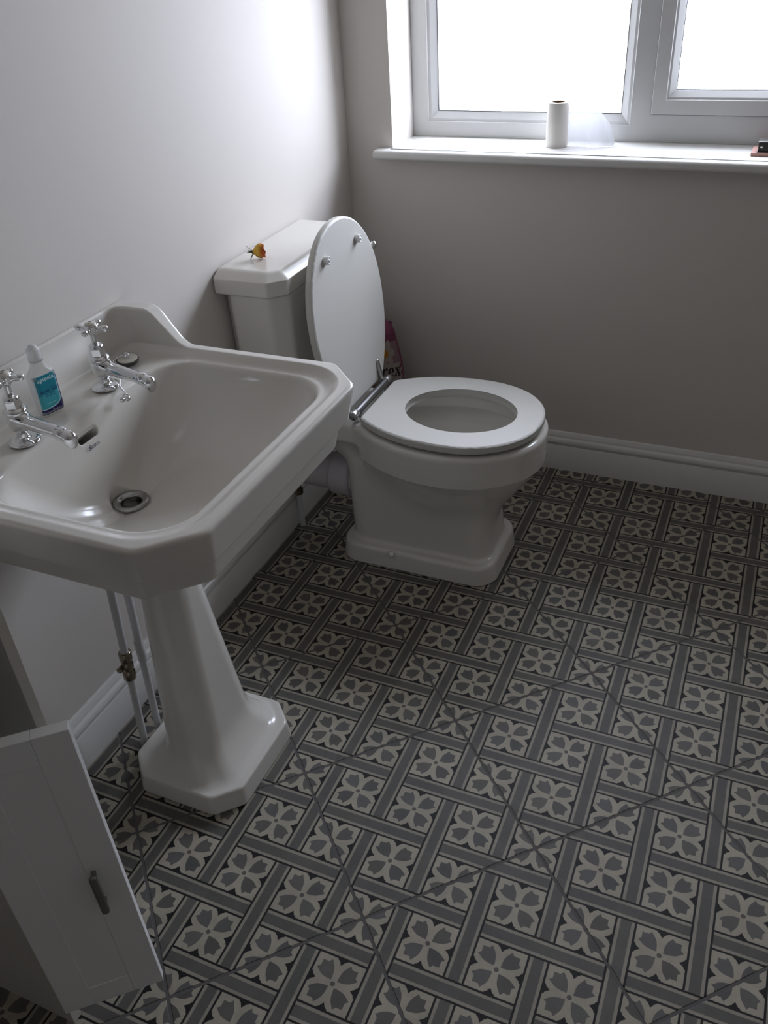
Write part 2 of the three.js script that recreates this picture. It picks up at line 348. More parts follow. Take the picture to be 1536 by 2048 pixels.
// ------------------------------------------------------------------ window
{
  const win = struct('window_1', 'white plastic window with a fixed pane and a hinged sash', 'window');
  const zf = -1.216, zr = -1.282; // inner and outer face of the frame
  const bar = (x0, x1, y0, y1, z0 = zr, z1 = zf) => rbox(x0, x1, y0, y1, z0, z1, 0.004, 2);
  const fw = 0.046, yb = 0.895;
  const ring = (x0, x1, y0, y1, holes, z0, z1) => {
    const q = (a, b, c, d) => [[a, c], [b, c], [b, d], [a, d]].map((p) => new THREE.Vector2(...p)), e = 0.0025;
    const sh = new THREE.Shape(q(x0 + e, x1 - e, y0 + e, y1 - e)); for (const h of holes) sh.holes.push(new THREE.Path(q(h[0] - e, h[1] + e, h[2] - e, h[3] + e).reverse()));
    const g = new THREE.ExtrudeGeometry(sh, { depth: z1 - z0 - 2 * e, bevelEnabled: true, bevelSize: e, bevelThickness: e, bevelSegments: 3 }); g.translate(0, 0, z0 + e); return flatCaps(toCreasedNormals(g, 0.5), 2);
  };
  mesh('frame', ring(WX0, WX1, yb, WY1, [[WX0 + fw, 0.043, yb + 0.04, WY1 - fw], [0.097, WX1 - fw, yb + 0.066, WY1 - fw]], zr, zf), M.upvc, win);
  // mitred arrow end of the mullion
  // sloped glazing beads: a profile run round an opening
  const bead = (x0, x1, y0, y1, w, zA, zB) => {
    const g = []; const p = [[0, 0], [w, 0]];
    const quad = (a, b, c, d) => { const q = new THREE.BufferGeometry(); q.setAttribute('position', new THREE.Float32BufferAttribute([...a, ...b, ...c, ...a, ...c, ...d], 3)); q.computeVertexNormals(); g.push(q); };
    const o = [[x0, y0], [x1, y0], [x1, y1], [x0, y1]], i1 = [[x0 + w * 0.35, y0 + w * 0.35], [x1 - w * 0.35, y0 + w * 0.35], [x1 - w * 0.35, y1 - w * 0.35], [x0 + w * 0.35, y1 - w * 0.35]];
    const i = [[x0 + w, y0 + w], [x1 - w, y0 + w], [x1 - w, y1 - w], [x0 + w, y1 - w]];
    for (let k = 0; k < 4; k++) { const m = (k + 1) % 4;
      quad([...o[k], zA], [...o[m], zA], [...i1[m], zA - 0.002], [...i1[k], zA - 0.002]);
      quad([...i1[k], zA - 0.002], [...i1[m], zA - 0.002], [...i[m], zB], [...i[k], zB]);
      quad([...i[k], zB], [...i[m], zB], [...i[m], zB - 0.02], [...i[k], zB - 0.02]);
    }
    return merge(g);
  };
  mesh('glazing_bead', bead(WX0 + fw - 0.002, 0.045, yb + 0.038, WY1 - fw + 0.002, 0.026, zf - 0.003, zf - 0.016), M.upvc, win);
  const gk = (x0, x1, y0, y1, z) => merge([box(x0, x1, y0, y0 + 0.003, z - 0.004, z), box(x0, x1, y1 - 0.003, y1, z - 0.004, z), box(x0, x0 + 0.003, y0 + 0.003, y1 - 0.003, z - 0.004, z), box(x1 - 0.003, x1, y0 + 0.003, y1 - 0.003, z - 0.004, z)]);
  mesh('gasket', gk(-0.475, 0.021, 0.957, WY1 - 0.07, zf - 0.0155), M.gasket, win);
  const pane = (x0, x1, y0, y1, z, par) => { const g = new THREE.PlaneGeometry(x1 - x0, y1 - y0); g.translate((x0 + x1) / 2, (y0 + y1) / 2, z); return mesh('pane', g, M.glass, par); };
  pane(-0.49, 0.04, 0.94, WY1 - 0.05, zf - 0.032, win);
  // hinged sash, standing a little proud of the frame
  const sash = part('sash', win), sx0 = 0.0945, sx1 = WX1 - fw + 0.012, sy0 = 0.9625, sy1 = WY1 - fw + 0.012, sw = 0.034, z0 = zf - 0.05, z1 = zf + 0.012;
  mesh('sash_frame', ring(sx0, sx1, sy0, sy1, [[sx0 + sw, sx1 - sw, sy0 + sw, sy1 - sw]], z0, z1), M.upvc, sash);
  mesh('sash_bead', bead(sx0 + sw - 0.002, sx1 - sw + 0.002, sy0 + sw - 0.002, sy1 - sw + 0.002, 0.02, z1 - 0.003, z1 - 0.016), M.upvc, sash);
  mesh('sash_seal', merge([box(sx0 - 0.0015, sx1 + 0.001, sy0 - 0.0015, sy0 + 0.006, zf - 0.004, zf + 0.0025), box(sx0 - 0.0015, sx0 + 0.006, sy0 + 0.006, sy1, zf - 0.004, zf + 0.0025)]), M.gasket, sash);
  mesh('sash_gasket', gk(sx0 + sw + 0.0165, sx1 - sw - 0.0165, sy0 + sw + 0.0165, sy1 - sw - 0.0165, z1 - 0.02), M.gasket, sash);
  pane(sx0 + sw, sx1 - sw, sy0 + sw, sy1 - sw, z1 - 0.034, sash);
  // window board with a rounded nose, its ends run past the opening
  const sill = [];
  sill.push(rbox(WX0 - 0.045, WX1 + 0.045, 0.872, 0.8955, ZB + 0.0005, ZB + 0.041, 0.009, 4));
  sill.push(box(WX0, WX1, 0.872, 0.8955, -1.284, ZB + 0.02));
  mesh('sill', merge(sill), M.gloss, win);
}

// ------------------------------------------------------------------ basin on its pedestal
const BZ = 0.248;
const basin = thing('wash_basin', 'white ceramic wash basin with chamfered corners and raised splashback on a pedestal', 'basin', [XL, 0, BZ]);
{
  const FD = 0.519, HW = 0.29, C = 0.068, TOP = 0.767;
  const WX = 0.19, WY = 0.6085; // waste
  const rimTop = (X) => smin(0.833, smax(TOP, 0.833 - (X - 0.084) * 1.05, 0.018), 0.014);
  const f = (X, y, Z) => {
    const az = abs(Z), step = (TOP - y) * 0.18 + 0.011 * smooth(0.706, 0.7025, y);
    const a = az - HW + step, b = X - FD + step;
    const out2 = smax(smax(a, b, 0.008), (a + b + C) * 0.70710678, 0.008);
    let d = smax(out2, y - rimTop(X), 0.009);
    d = smax(d, 0.656 - y, 0.008);
    // underside running down to the pedestal
    const s = clamp((0.7575 - y) / 0.15, 0, 1.3), s2 = s * sqrt(s);
    const back = 0.128 + 0.032 * s, front = 0.466 - 0.085 * s2, hz = 0.238 - 0.105 * s2;
    const hx = (front - back) / 2, cx = (front + back) / 2;
    const plan = roundRect(X - cx, Z, hx, hz, 0.075 + 0.03 * s) * 0.9;
    const fl = 0.598 + 0.05 * max(0, X - 0.2) / 0.2 + 0.03 * (Z / 0.15) * (Z / 0.15);
    d = smin(d, max(smax(plan - 0.016, fl - 0.018 - y, 0.05), y - 0.69), 0.012);
    // raised rim and splashback round a sunk tray
    const inn = 0.034 - clamp(y - 0.755, 0, 0.011) * 0.9, ia = az - (HW - inn), ib = X - (FD - inn);
    let tr = smax(smax(ia, ib, 0.03), (ia + ib + C - 0.018) * 0.70710678, 0.03);
    tr = smax(tr, 0.02 + 0.02 * smooth(0.76, 0.83, y) * -1 + 0.008 - X, 0.03);
    tr = smax(tr, 0.755 - y, 0.01);
    d = smax(d, -tr, 0.005);
    // bowl
    const bw = smax(plan, fl - y, 0.045);
    d = smax(d, -bw, 0.008);
    // waste hole and overflow slot
    d = smax(d, -max(hypot(X - WX, Z) - 0.0325, WY - 0.004 - y), 0.003);
    d = max(d, -max(hypot(X - WX, Z) - 0.0225, abs(y - 0.52) - 0.1));
    const ov = capsule(X, y, Z, [0.137, 0.727, -0.016], [0.137, 0.727, 0.016], 0.0065, 0.0065);
    const slot = max(hypot(y - 0.727 + max(0, 0.14 - X) * 0.9, max(abs(Z) - 0.0155, 0)) * 0.8 - 0.0062, abs(X - 0.115) - 0.048);
    d = smax(d, -min(ov, slot), 0.003);
    return smax(d, 0.0012 - X, 0.002);
  };
  const g = sdfMesh(f, [-0.006, 0.56, -0.3], [0.53, 0.845, 0.3], 0.0029);
  mesh('basin_body', g, M.ceramic, basin);
  // pedestal
  const pf = (X, y, Z) => {
    const fl = Math.pow(clamp(1 - (y - 0.034) / 0.085, 0, 1), 2.4), up = smooth(0.5, 0.6, y);
    const front = 0.309 - 0.075 * y + 0.05 * fl + 0.04 * up, back = 0.18 - 0.045 * fl, hz = 0.101 - 0.092 * y + 0.031 * fl + 0.05 * up, c = 0.034 + 0.008 * fl;
    const cx = (front + back) / 2, hx = (front - back) / 2;
    let d = chamRect(X - cx, Z, hx, hz, c, 0.012) * 0.8;
    d = smax(d, y - 0.585, 0.004);
    const base = chamRect(X - 0.243, Z, 0.1275 - 0.1 * y, 0.1375 - 0.1 * y, 0.045, 0.006);
    d = smin(d, smax(base, y - 0.044, 0.005), 0.008);
    return smax(d, 0.0005 - y, 0.003);
  };
  mesh('pedestal', sdfMesh(pf, [0.1, -0.006, -0.155], [0.39, 0.6, 0.155], 0.0036), M.ceramic, basin);
  // waste
  const w = part('waste', basin); w.position.set(0.19, 0.6068, 0);
  mesh('waste_flange', lathe([[0.0165, -0.16], [0.0165, -0.004], [0.0185, -0.0005], [0.024, 0.0022], [0.0285, 0.0026], [0.0305, 0.001], [0.031, -0.003]]), M.dullChrome, w);
  mesh('waste_bar', rbox(-0.0165, 0.0165, -0.019, -0.015, -0.0022, 0.0022, 0.001), M.dullChrome, w);
}
{ // maker's mark under the overflow
  const cv = document.createElement('canvas'); cv.width = 256; cv.height = 96; const c = cv.getContext('2d');
  c.clearRect(0, 0, 256, 96); c.fillStyle = '#1c2450'; c.textBaseline = 'alphabetic'; c.textAlign = 'left';
  c.save(); c.transform(1, 0, 0, 1, 0, 0); c.font = 'bold italic 92px serif'; c.fillText('S', 4, 80); c.font = 'bold 56px serif'; c.fillText('HIRES', 58, 72); c.restore();
  const t = new THREE.CanvasTexture(cv); t.colorSpace = THREE.SRGBColorSpace;
  const g = new THREE.PlaneGeometry(0.03, 0.0113);
  const m = mesh('maker_mark', g, std({ map: t, transparent: true, roughness: 0.3, polygonOffset: true, polygonOffsetFactor: -2 }), basin);
  m.rotation.order = 'YXZ'; m.rotation.y = Math.PI / 2; m.rotation.x = -0.22; m.position.set(0.1415, 0.7055, -0.001);
  m.userData.label = 'dark blue maker name printed under the overflow';
}
// taps
{
  const bodyF = (x, y, z) => {
    const r = hypot(x, z);
    let d = smax(r - mix(0.0145, 0.0168, smooth(0.022, 0.046, y)), abs(y - 0.036) - 0.0165, 0.010);     // belly
    d = smin(d, smax(r - 0.0088, abs(y - 0.012) - 0.014, 0.003), 0.005);                                // neck
    d = smin(d, smax(r - (0.0255 - max(0, y - 0.001) * 0.9), abs(y - 0.0032) - 0.0032, 0.004), 0.006);  // flange
    let s = capsule(x, y, z, [0.004, 0.038, 0], [0.078, 0.027, 0], 0.0125, 0.0095);
    s = smin(s, capsule(x, y, z, [0.084, 0.0255, 0], [0.095, 0.021, 0], 0.0098, 0.0108), 0.008);
    s = smin(s, capsule(x, y, z, [0.094, 0.021, 0], [0.0965, 0.0125, 0], 0.0105, 0.0085), 0.005);
    d = smin(d, s, 0.009);
    d = max(d, -max(hypot(x - 0.0965, z) - 0.0055, y - 0.016));
    return max(d, 0.0002 - y);
  };
  const body = sdfMesh(bodyF, [-0.032, -0.004, -0.032], [0.112, 0.06, 0.032], 0.0013);
  const collar = lathe([[0, 0.05], [0.0172, 0.05], [0.018, 0.0515], [0.018, 0.0545], [0.0165, 0.0565], [0.0142, 0.0585], [0.0125, 0.0598], [0, 0.0598]]);
  const hex = new THREE.CylinderGeometry(0.0128, 0.0134, 0.013, 6); hex.translate(0, 0.0655, 0);
  const gland = lathe([[0, 0.071], [0.0122, 0.0712], [0.0125, 0.0722], [0.0115, 0.0765], [0.0095, 0.0782], [0, 0.0782]]);
  const stem = lathe([[0, 0.077], [0.0052, 0.077], [0.0052, 0.093], [0.007, 0.096], [0.0085, 0.099], [0.0095, 0.1], [0, 0.1]], 24);
  const handF = (x, y, z) => {
    const r = hypot(x, z); let d = smax(r - 0.0108, abs(y - 0.1055) - 0.0075, 0.004);
    for (let k = 0; k < 2; k++) {
      const a = k ? z : x, b = k ? x : z, m = abs(a);
      let arm = capsule(m, y, b, [0.008, 0.1045, 0], [0.022, 0.1058, 0], 0.0038, 0.0046);
      arm = smin(arm, hypot((m - 0.0243) * 0.9, y - 0.107, b) - 0.0052, 0.003);
      d = smin(d, arm, 0.003);
    }
    return d;
  };
  const hand = sdfMesh(handF, [-0.034, 0.094, -0.034], [0.034, 0.118, 0.034], 0.0011);
  const disc = lathe([[0, 0.1165], [0.006, 0.1163], [0.0088, 0.1152], [0.0094, 0.113], [0.0094, 0.1125], [0, 0.1125]]);
  const porcelain = std({ color: rgb(0.72, 0.69, 0.6), roughness: 0.2 });
  const inkG = new THREE.BoxGeometry(0.0055, 0.0003, 0.0012);
  for (const [z, turn, lab] of [[-0.104, 0.22, 'chrome pillar tap with cross handle beside the plug'], [0.094, 0.42, 'chrome pillar tap with cross handle beside the gel bottle']]) {
    const t = part('tap', basin); t.position.set(0.1, 0.7572, z); t.userData.label = lab;
    mesh('spout_body', body, M.chrome, t); mesh('collar', collar, M.chrome, t); mesh('hexagon_nut', toCreasedNormals(hex, 0.3), M.chrome, t);
    mesh('gland', gland, M.chrome, t); mesh('spindle', stem, M.chrome, t);
    const h = mesh('cross_handle', hand, M.chrome, t); h.rotation.y = turn;
    const dd = mesh('index_disc', disc, porcelain, t); dd.userData.label = 'white porcelain disc on the handle';
    const ink = mesh('index_print', merge([inkG.clone().translate(0, 0.1167, 0.0036), inkG.clone().translate(0, 0.1167, -0.0036)]), M.dark, t); ink.rotation.y = 0.6;
  }
}

// ------------------------------------------------------------------ toilet
const TZ = -0.56;
const toilet = thing('toilet', 'white close-coupled toilet with its lid raised and a chamfered cistern', 'toilet', [XL, 0, TZ]);
{
  const outline = (len, half, back, n = 26) => {
    const s = new THREE.Shape(); s.moveTo(0, -back + 0.012); s.lineTo(0, back - 0.012); s.quadraticCurveTo(0, back, 0.012, back + 0.006);
    s.bezierCurveTo(0.06, back + 0.042, 0.13, half, 0.22, half); s.bezierCurveTo(0.33, half, len, half * 0.62, len, 0);
    s.bezierCurveTo(len, -half * 0.62, 0.33, -half, 0.22, -half); s.bezierCurveTo(0.13, -half, 0.06, -back - 0.042, 0.012, -back - 0.006); s.quadraticCurveTo(0, -back, 0, -back + 0.012);
    return s;
  };
  const rimField = field2D(outline(0.438, 0.184, 0.112).getPoints(24), -0.1, 0.56, -0.28, 0.28, 0.004);
  const egg = (X, Z) => rimField(X - 0.268, Z); // plan of the rim, negative inside
  const f = (X, y, Z) => {
    const e = egg(X, Z), az = abs(Z);
    // cup with a thick rim band
    const q = clamp((0.31 - y) / 0.18, 0, 1.2);
    const ins = 0.001 + (0.395 - y) * 0.05 + smooth(0.311, 0.306, y) * (0.012 + 0.115 * Math.pow(q, 1.25));
    let d = smax(e + ins, abs(y - 0.265) - 0.13, 0.016);
    d = smax(d, 0.135 - y, 0.03);
    // pedestal foot
    const px = 0.395 + 0.012 * smooth(0.25, 0.0, y), taper = 0.006 * smooth(0, 0.3, y);
    const foot = smax(roundRect(X - px, Z, 0.19 - taper, 0.098 - taper, 0.05), y - 0.3, 0.03);
    d = smin(d, foot, 0.045);
    const plinth = smax(roundRect(X - 0.4055, Z, 0.2125, 0.131, 0.06) + 0.12 * y, y - 0.054, 0.012);
    d = smin(d, plinth, 0.012);
    // shelf for the cistern and the outlet bend
    const shelf = smax(roundRect(X - 0.17, Z, 0.145, 0.108, 0.03), abs(y - 0.368) - 0.026, 0.012);
    d = smin(d, shelf, 0.02);
    const bend = capsule(X, y, Z, [0.4, 0.2, 0], [0.16, 0.33, 0], 0.085, 0.055);
    d = smin(d, max(bend, 0.03 - X), 0.03);
    d = smin(d, max(hypot(y - 0.185, Z) - 0.05, abs(X - 0.25) - 0.07), 0.012);
    // hollow
    const c = clamp((0.37 - y) / 0.23, 0, 1.3);
    let h = e + 0.05 + 0.085 * c * c;
    h = smax(h, 0.285 - X + 0.0, 0.03);
    h = smax(h, 0.125 - y, 0.04);
    const under = smax(smax(e + 0.032 + 0.05 * clamp((0.352 - y) / 0.06, 0, 1), abs(y - 0.335) - 0.02, 0.01), 0.31 - X, 0.02);
    d = smax(d, -h, 0.014); d = smax(d, -under, 0.01);
    return smax(d, 0.0005 - y, 0.003);
  };
  mesh('pan', sdfMesh(f, [0.015, -0.006, -0.2], [0.72, 0.41, 0.2], 0.0042), M.ceramic, toilet);
  const water = new THREE.CylinderGeometry(0.082, 0.07, 0.012, 32); water.scale(1.15, 1, 0.8); water.translate(0.47, 0.158, 0);
  mesh('water', water, phy({ color: rgb(0.8, 0.85, 0.85), transmission: 1, thickness: 0.02, roughness: 0.0, ior: 1.33 }), toilet);
  const cap = lathe([[0.0085, 0], [0.0085, 0.003], [0.0065, 0.006], [0.003, 0.0075], [0, 0.0078]], 20);
  const capM = mesh('screw_cap', cap, M.plastic, toilet); capM.rotation.x = Math.PI / 2 - 0.5; capM.position.set(0.349, 0.047, 0.127);

  // cistern
  const cis = part('cistern', toilet);
  const cf = (X, y, Z) => { const k = (0.735 - y) / 0.34; const d = chamRect(X - 0.086 + 0.004 * k, Z, 0.081 - 0.004 * k, 0.21 - 0.014 * k, 0.034, 0.006); return smax(d, abs(y - 0.567) - 0.172, 0.008); };
  mesh('tank', sdfMesh(cf, [-0.002, 0.385, -0.21], [0.175, 0.745, 0.21], 0.0045), M.ceramic, cis);
  const lf = (X, y, Z) => { // lid with a sloped border round a flat top
    const sl = clamp((y - 0.773) / 0.0155, 0, 1.4), d0 = chamRect(X - 0.05, Z, 0.122 - 0.002 * (0.773 - y) / 0.03, 0.216, 0.034, 0.004) + 0.027 * sl;
    return smax(smax(smax(d0 * 0.75, abs(y - 0.7625) - 0.026, 0.005), 0.003 - X, 0.006), 0.7365 - y, 0.006);
  };
  mesh('cistern_lid', sdfMesh(lf, [-0.006, 0.73, -0.225], [0.18, 0.796, 0.225], 0.0026), M.ceramic, cis);
  const boss = lathe([[0, 0], [0.014, 0], [0.015, 0.003], [0.011, 0.008], [0.006, 0.012], [0.006, 0.03], [0, 0.03]], 24).rotateZ(-Math.PI / 2).translate(0.164, 0.708, -0.155);
  const arm = sdfMesh((x, y, z) => capsule(x, y, z, [0.188, 0.708, -0.155], [0.203, 0.738, -0.192], 0.006, 0.009), [0.17, 0.69, -0.215], [0.225, 0.76, -0.14], 0.0025);
  mesh('flush_lever', merge([boss, arm]), M.chrome, cis).userData.label = 'chrome flush lever';

  // seat and lid
  const so = outline(0.416, 0.176, 0.108);
  const hole = new THREE.Path(); hole.absellipse(0.217, 0, 0.142, 0.115, 0, Math.PI * 2, true); so.holes.push(hole);
  const sg = new THREE.ExtrudeGeometry(so, { depth: 0.008, bevelEnabled: true, bevelSize: 0.006, bevelThickness: 0.006, bevelOffset: -0.006, bevelSegments: 5, curveSegments: 40 });
  const seatG = flatCaps(toCreasedNormals(sg, 0.7), 2); seatG.rotateX(-Math.PI / 2); // extrusion axis becomes +y
  const seat = part('seat', toilet); seat.position.set(0.278, 0.4085, 0);
  mesh('seat_ring', seatG, M.seat, seat);
  for (const [L, W] of [[0.15, 0.145], [0.15, -0.145], [0.345, 0.1], [0.345, -0.1]]) mesh('seat_buffer', new THREE.CylinderGeometry(0.011, 0.012, 0.012, 18).translate(L, -0.0095, W), M.plastic, seat);
  const lid = part('seat_lid', toilet); lid.position.set(0.247, 0.427, 0); lid.rotation.z = Math.PI / 2 + 0.1;
  const lg = new THREE.ExtrudeGeometry(outline(0.428, 0.182, 0.11), { depth: 0.006, bevelEnabled: true, bevelSize: 0.006, bevelThickness: 0.006, bevelOffset: -0.006, bevelSegments: 5, curveSegments: 40 });
  const lidG = flatCaps(toCreasedNormals(lg, 0.7), 2); lidG.rotateX(-Math.PI / 2); lidG.translate(0, 0.006, 0);
  mesh('lid_board', lidG, M.seat, lid); // local +y faces the cistern once raised
  const buf = lathe([[0, -0.0135], [0.0035, -0.0135], [0.0038, -0.011], [0.0068, -0.011], [0.0075, -0.0125], [0.009, -0.0115], [0.0095, 0], [0, 0.001]], 24);
  for (const W of [0.082, -0.082]) { const b = mesh('lid_buffer', buf, M.plastic, lid); b.position.set(0.36, 0.0, W); }
  const hin = part('hinge', toilet);
  mesh('hinge_rod', new THREE.CylinderGeometry(0.0092, 0.0092, 0.2, 24).rotateX(Math.PI / 2).translate(0.262, 0.423, 0), M.hingeMetal, hin);
  for (const W of [0.1, -0.1]) {
    const SW = W > 0 ? 0.109 : -0.086;
    mesh('hinge_knuckle', lathe([[0, -0.012], [0.009, -0.012], [0.0112, -0.009], [0.0112, 0.009], [0.009, 0.012], [0, 0.012]], 24).rotateX(Math.PI / 2).translate(0.262, 0.423, W), M.dullChrome, hin);
    mesh('hinge_strap', sdfMesh((x, y, z) => max(capsule(x, y, z - SW, [0.2545, 0.425, 0], [0.2425, 0.478, 0], 0.0068, 0.006), -1), [0.225, 0.405, SW - 0.014], [0.27, 0.497, SW + 0.014], 0.002), M.dullChrome, hin);
    mesh('hinge_pillar', new THREE.CylinderGeometry(0.009, 0.011, 0.03, 20).translate(0.262, 0.405, W * 0.75), M.chrome, hin);
  }
}

// ------------------------------------------------------------------ pipes
{
  const soil = thing('soil_pipe', 'white plastic soil pipe joining the back of the toilet pan to the wall', 'pipe', [XL, 0, TZ]);
  mesh('pipe_body', new THREE.CylinderGeometry(0.05, 0.05, 0.15, 40, 1, true).rotateZ(Math.PI / 2).translate(0.076, 0.185, 0), M.pvc, soil);
  mesh('pipe_collar', lathe([[0.0515, -0.03], [0.058, -0.028], [0.0595, -0.02], [0.0595, 0.022], [0.058, 0.028], [0.0515, 0.03]], 40).rotateZ(Math.PI / 2).translate(0.172, 0.185, 0), M.pvc, soil);
  const feed = thing('feed_pipe', 'short white painted pipe with a brass nut beside the soil pipe', 'pipe', [-0.643, 0, -0.535]);
  mesh('riser', new THREE.CylinderGeometry(0.0075, 0.0075, 0.11, 20).translate(0, 0.055, 0), M.paintedPipe, feed);
  mesh('compression_nut', merge([new THREE.CylinderGeometry(0.0125, 0.0125, 0.018, 6).translate(0, 0.115, 0), new THREE.CylinderGeometry(0.0085, 0.0085, 0.02, 16).translate(0, 0.133, 0), new THREE.CylinderGeometry(0.012, 0.012, 0.014, 6).translate(0, 0.148, 0)]), M.brass, feed);
  mesh('connector_hose', tube([[0, 0.15, 0], [0, 0.22, -0.003], [0.03, 0.32, -0.02], [0.06, 0.41, -0.03]], 0.0065), M.paintedPipe, feed);
  for (const [x, z, lab, valve] of [[-0.574, 0.295, 'white painted supply pipe with a small brass valve beside the pedestal', true], [-0.57, 0.252, 'plain white painted supply pipe between the valve pipe and pedestal', false]]) {
    const p = thing('supply_pipe', lab, 'pipe', [x, 0, z], 'basin supply pipes');
    const K = valve ? 0.075 : 0.055, X = (y) => K * y; // the pipes lean a little into the room
    mesh('lower_pipe', tube([[0, 0, 0], [X(0.11), 0.11, 0], [X(0.225), 0.225, 0]], 0.0075, 8, 20), M.paintedPipe, p);
    mesh('upper_pipe', tube([[X(0.265), 0.265, 0], [X(0.4), 0.4, 0], [X(0.48), 0.48, 0], [X(0.5) - 0.004, 0.555, 0.0]], 0.0075, 24, 20), M.paintedPipe, p);
    if (valve) {
      const v = part('isolating_valve', p); v.position.x = X(0.245); v.rotation.z = -K; v.position.y = 0.245;
      mesh('valve_body', lathe([[0, -0.035], [0.009, -0.035], [0.0125, -0.033], [0.0125, -0.017], [0.0095, -0.014], [0.009, -0.008], [0.0115, -0.006], [0.0115, 0.006], [0.009, 0.008], [0.0095, 0.014], [0.0125, 0.017], [0.0125, 0.033], [0.009, 0.035], [0, 0.035]], 12), M.brass, v);
      mesh('valve_screw', lathe([[0, 0], [0.006, 0], [0.006, 0.01], [0.0045, 0.0115], [0, 0.0115]], 16).rotateX(Math.PI / 2).translate(-0.006, -0.002, 0.0085), M.brass, v);
    } else mesh('coupling', new THREE.CylinderGeometry(0.0092, 0.0092, 0.05, 20).translate(X(0.245), 0.245, 0), M.paintedPipe, p);
  }
}

// ------------------------------------------------------------------ plug on its chain, lying on the basin ledge
{
  const y0 = 0.7585;
  const plug = thing('basin_plug', 'white faced basin plug with a chrome ball chain on the basin ledge', 'plug', [-0.597, y0, 0.053]);
  const d = part('stopper', plug); d.rotation.set(0.1, 0, -0.08); d.position.y = 0.0015;
  mesh('rubber_rim', lathe([[0, 0], [0.0165, 0], [0.0195, 0.003], [0.0205, 0.006], [0.0195, 0.0085], [0, 0.0085]], 36), std({ color: rgb(0.05, 0.05, 0.045), roughness: 0.6 }), d);
  mesh('stopper_face', lathe([[0, 0.0105], [0.014, 0.0102], [0.0182, 0.009], [0.0188, 0.0075], [0, 0.0075]], 36), std({ color: rgb(0.6, 0.57, 0.5), roughness: 0.35 }), d);
  const ring = new THREE.TorusGeometry(0.0048, 0.0013, 10, 24); ring.translate(0, 0.0145, 0);
  mesh('stopper_ring', merge([ring, new THREE.SphereGeometry(0.0032, 14, 10).translate(0.002, 0.012, 0)]), M.chrome, d);
  // chain: beads from the ring behind the far tap, over the ledge to the anchor in the bowl
  const cv = new THREE.CatmullRomCurve3([[-0.002, 0.0165, 0.002], [-0.013, 0.013, 0.011], [-0.022, 0.0045, 0.02], [-0.016, 0.0022, 0.042], [0.01, 0.0022, 0.048], [0.028, 0.002, 0.062], [0.05, 0.001, 0.088], [0.0655, -0.0015, 0.098]].map((p) => V3(...p)));
  const n = 58, gs = []; for (let i = 0; i <= n; i++) { const p = cv.getPointAt(i / n); gs.push(new THREE.SphereGeometry(0.0016, 8, 6).translate(p.x, p.y, p.z)); }
  mesh('ball_chain', merge(gs), M.chrome, plug);
  const a = part('chain_anchor', plug); a.position.set(0.072, -0.011, 0.102);
  mesh('anchor_plate', merge([new THREE.SphereGeometry(0.0052, 18, 12), new THREE.SphereGeometry(0.0048, 18, 12).translate(-0.003, 0.0015, 0.0095), new THREE.TorusGeometry(0.0042, 0.0013, 8, 20).rotateY(1.2).translate(0.001, 0.006, 0.004)]), M.chrome, a);
}

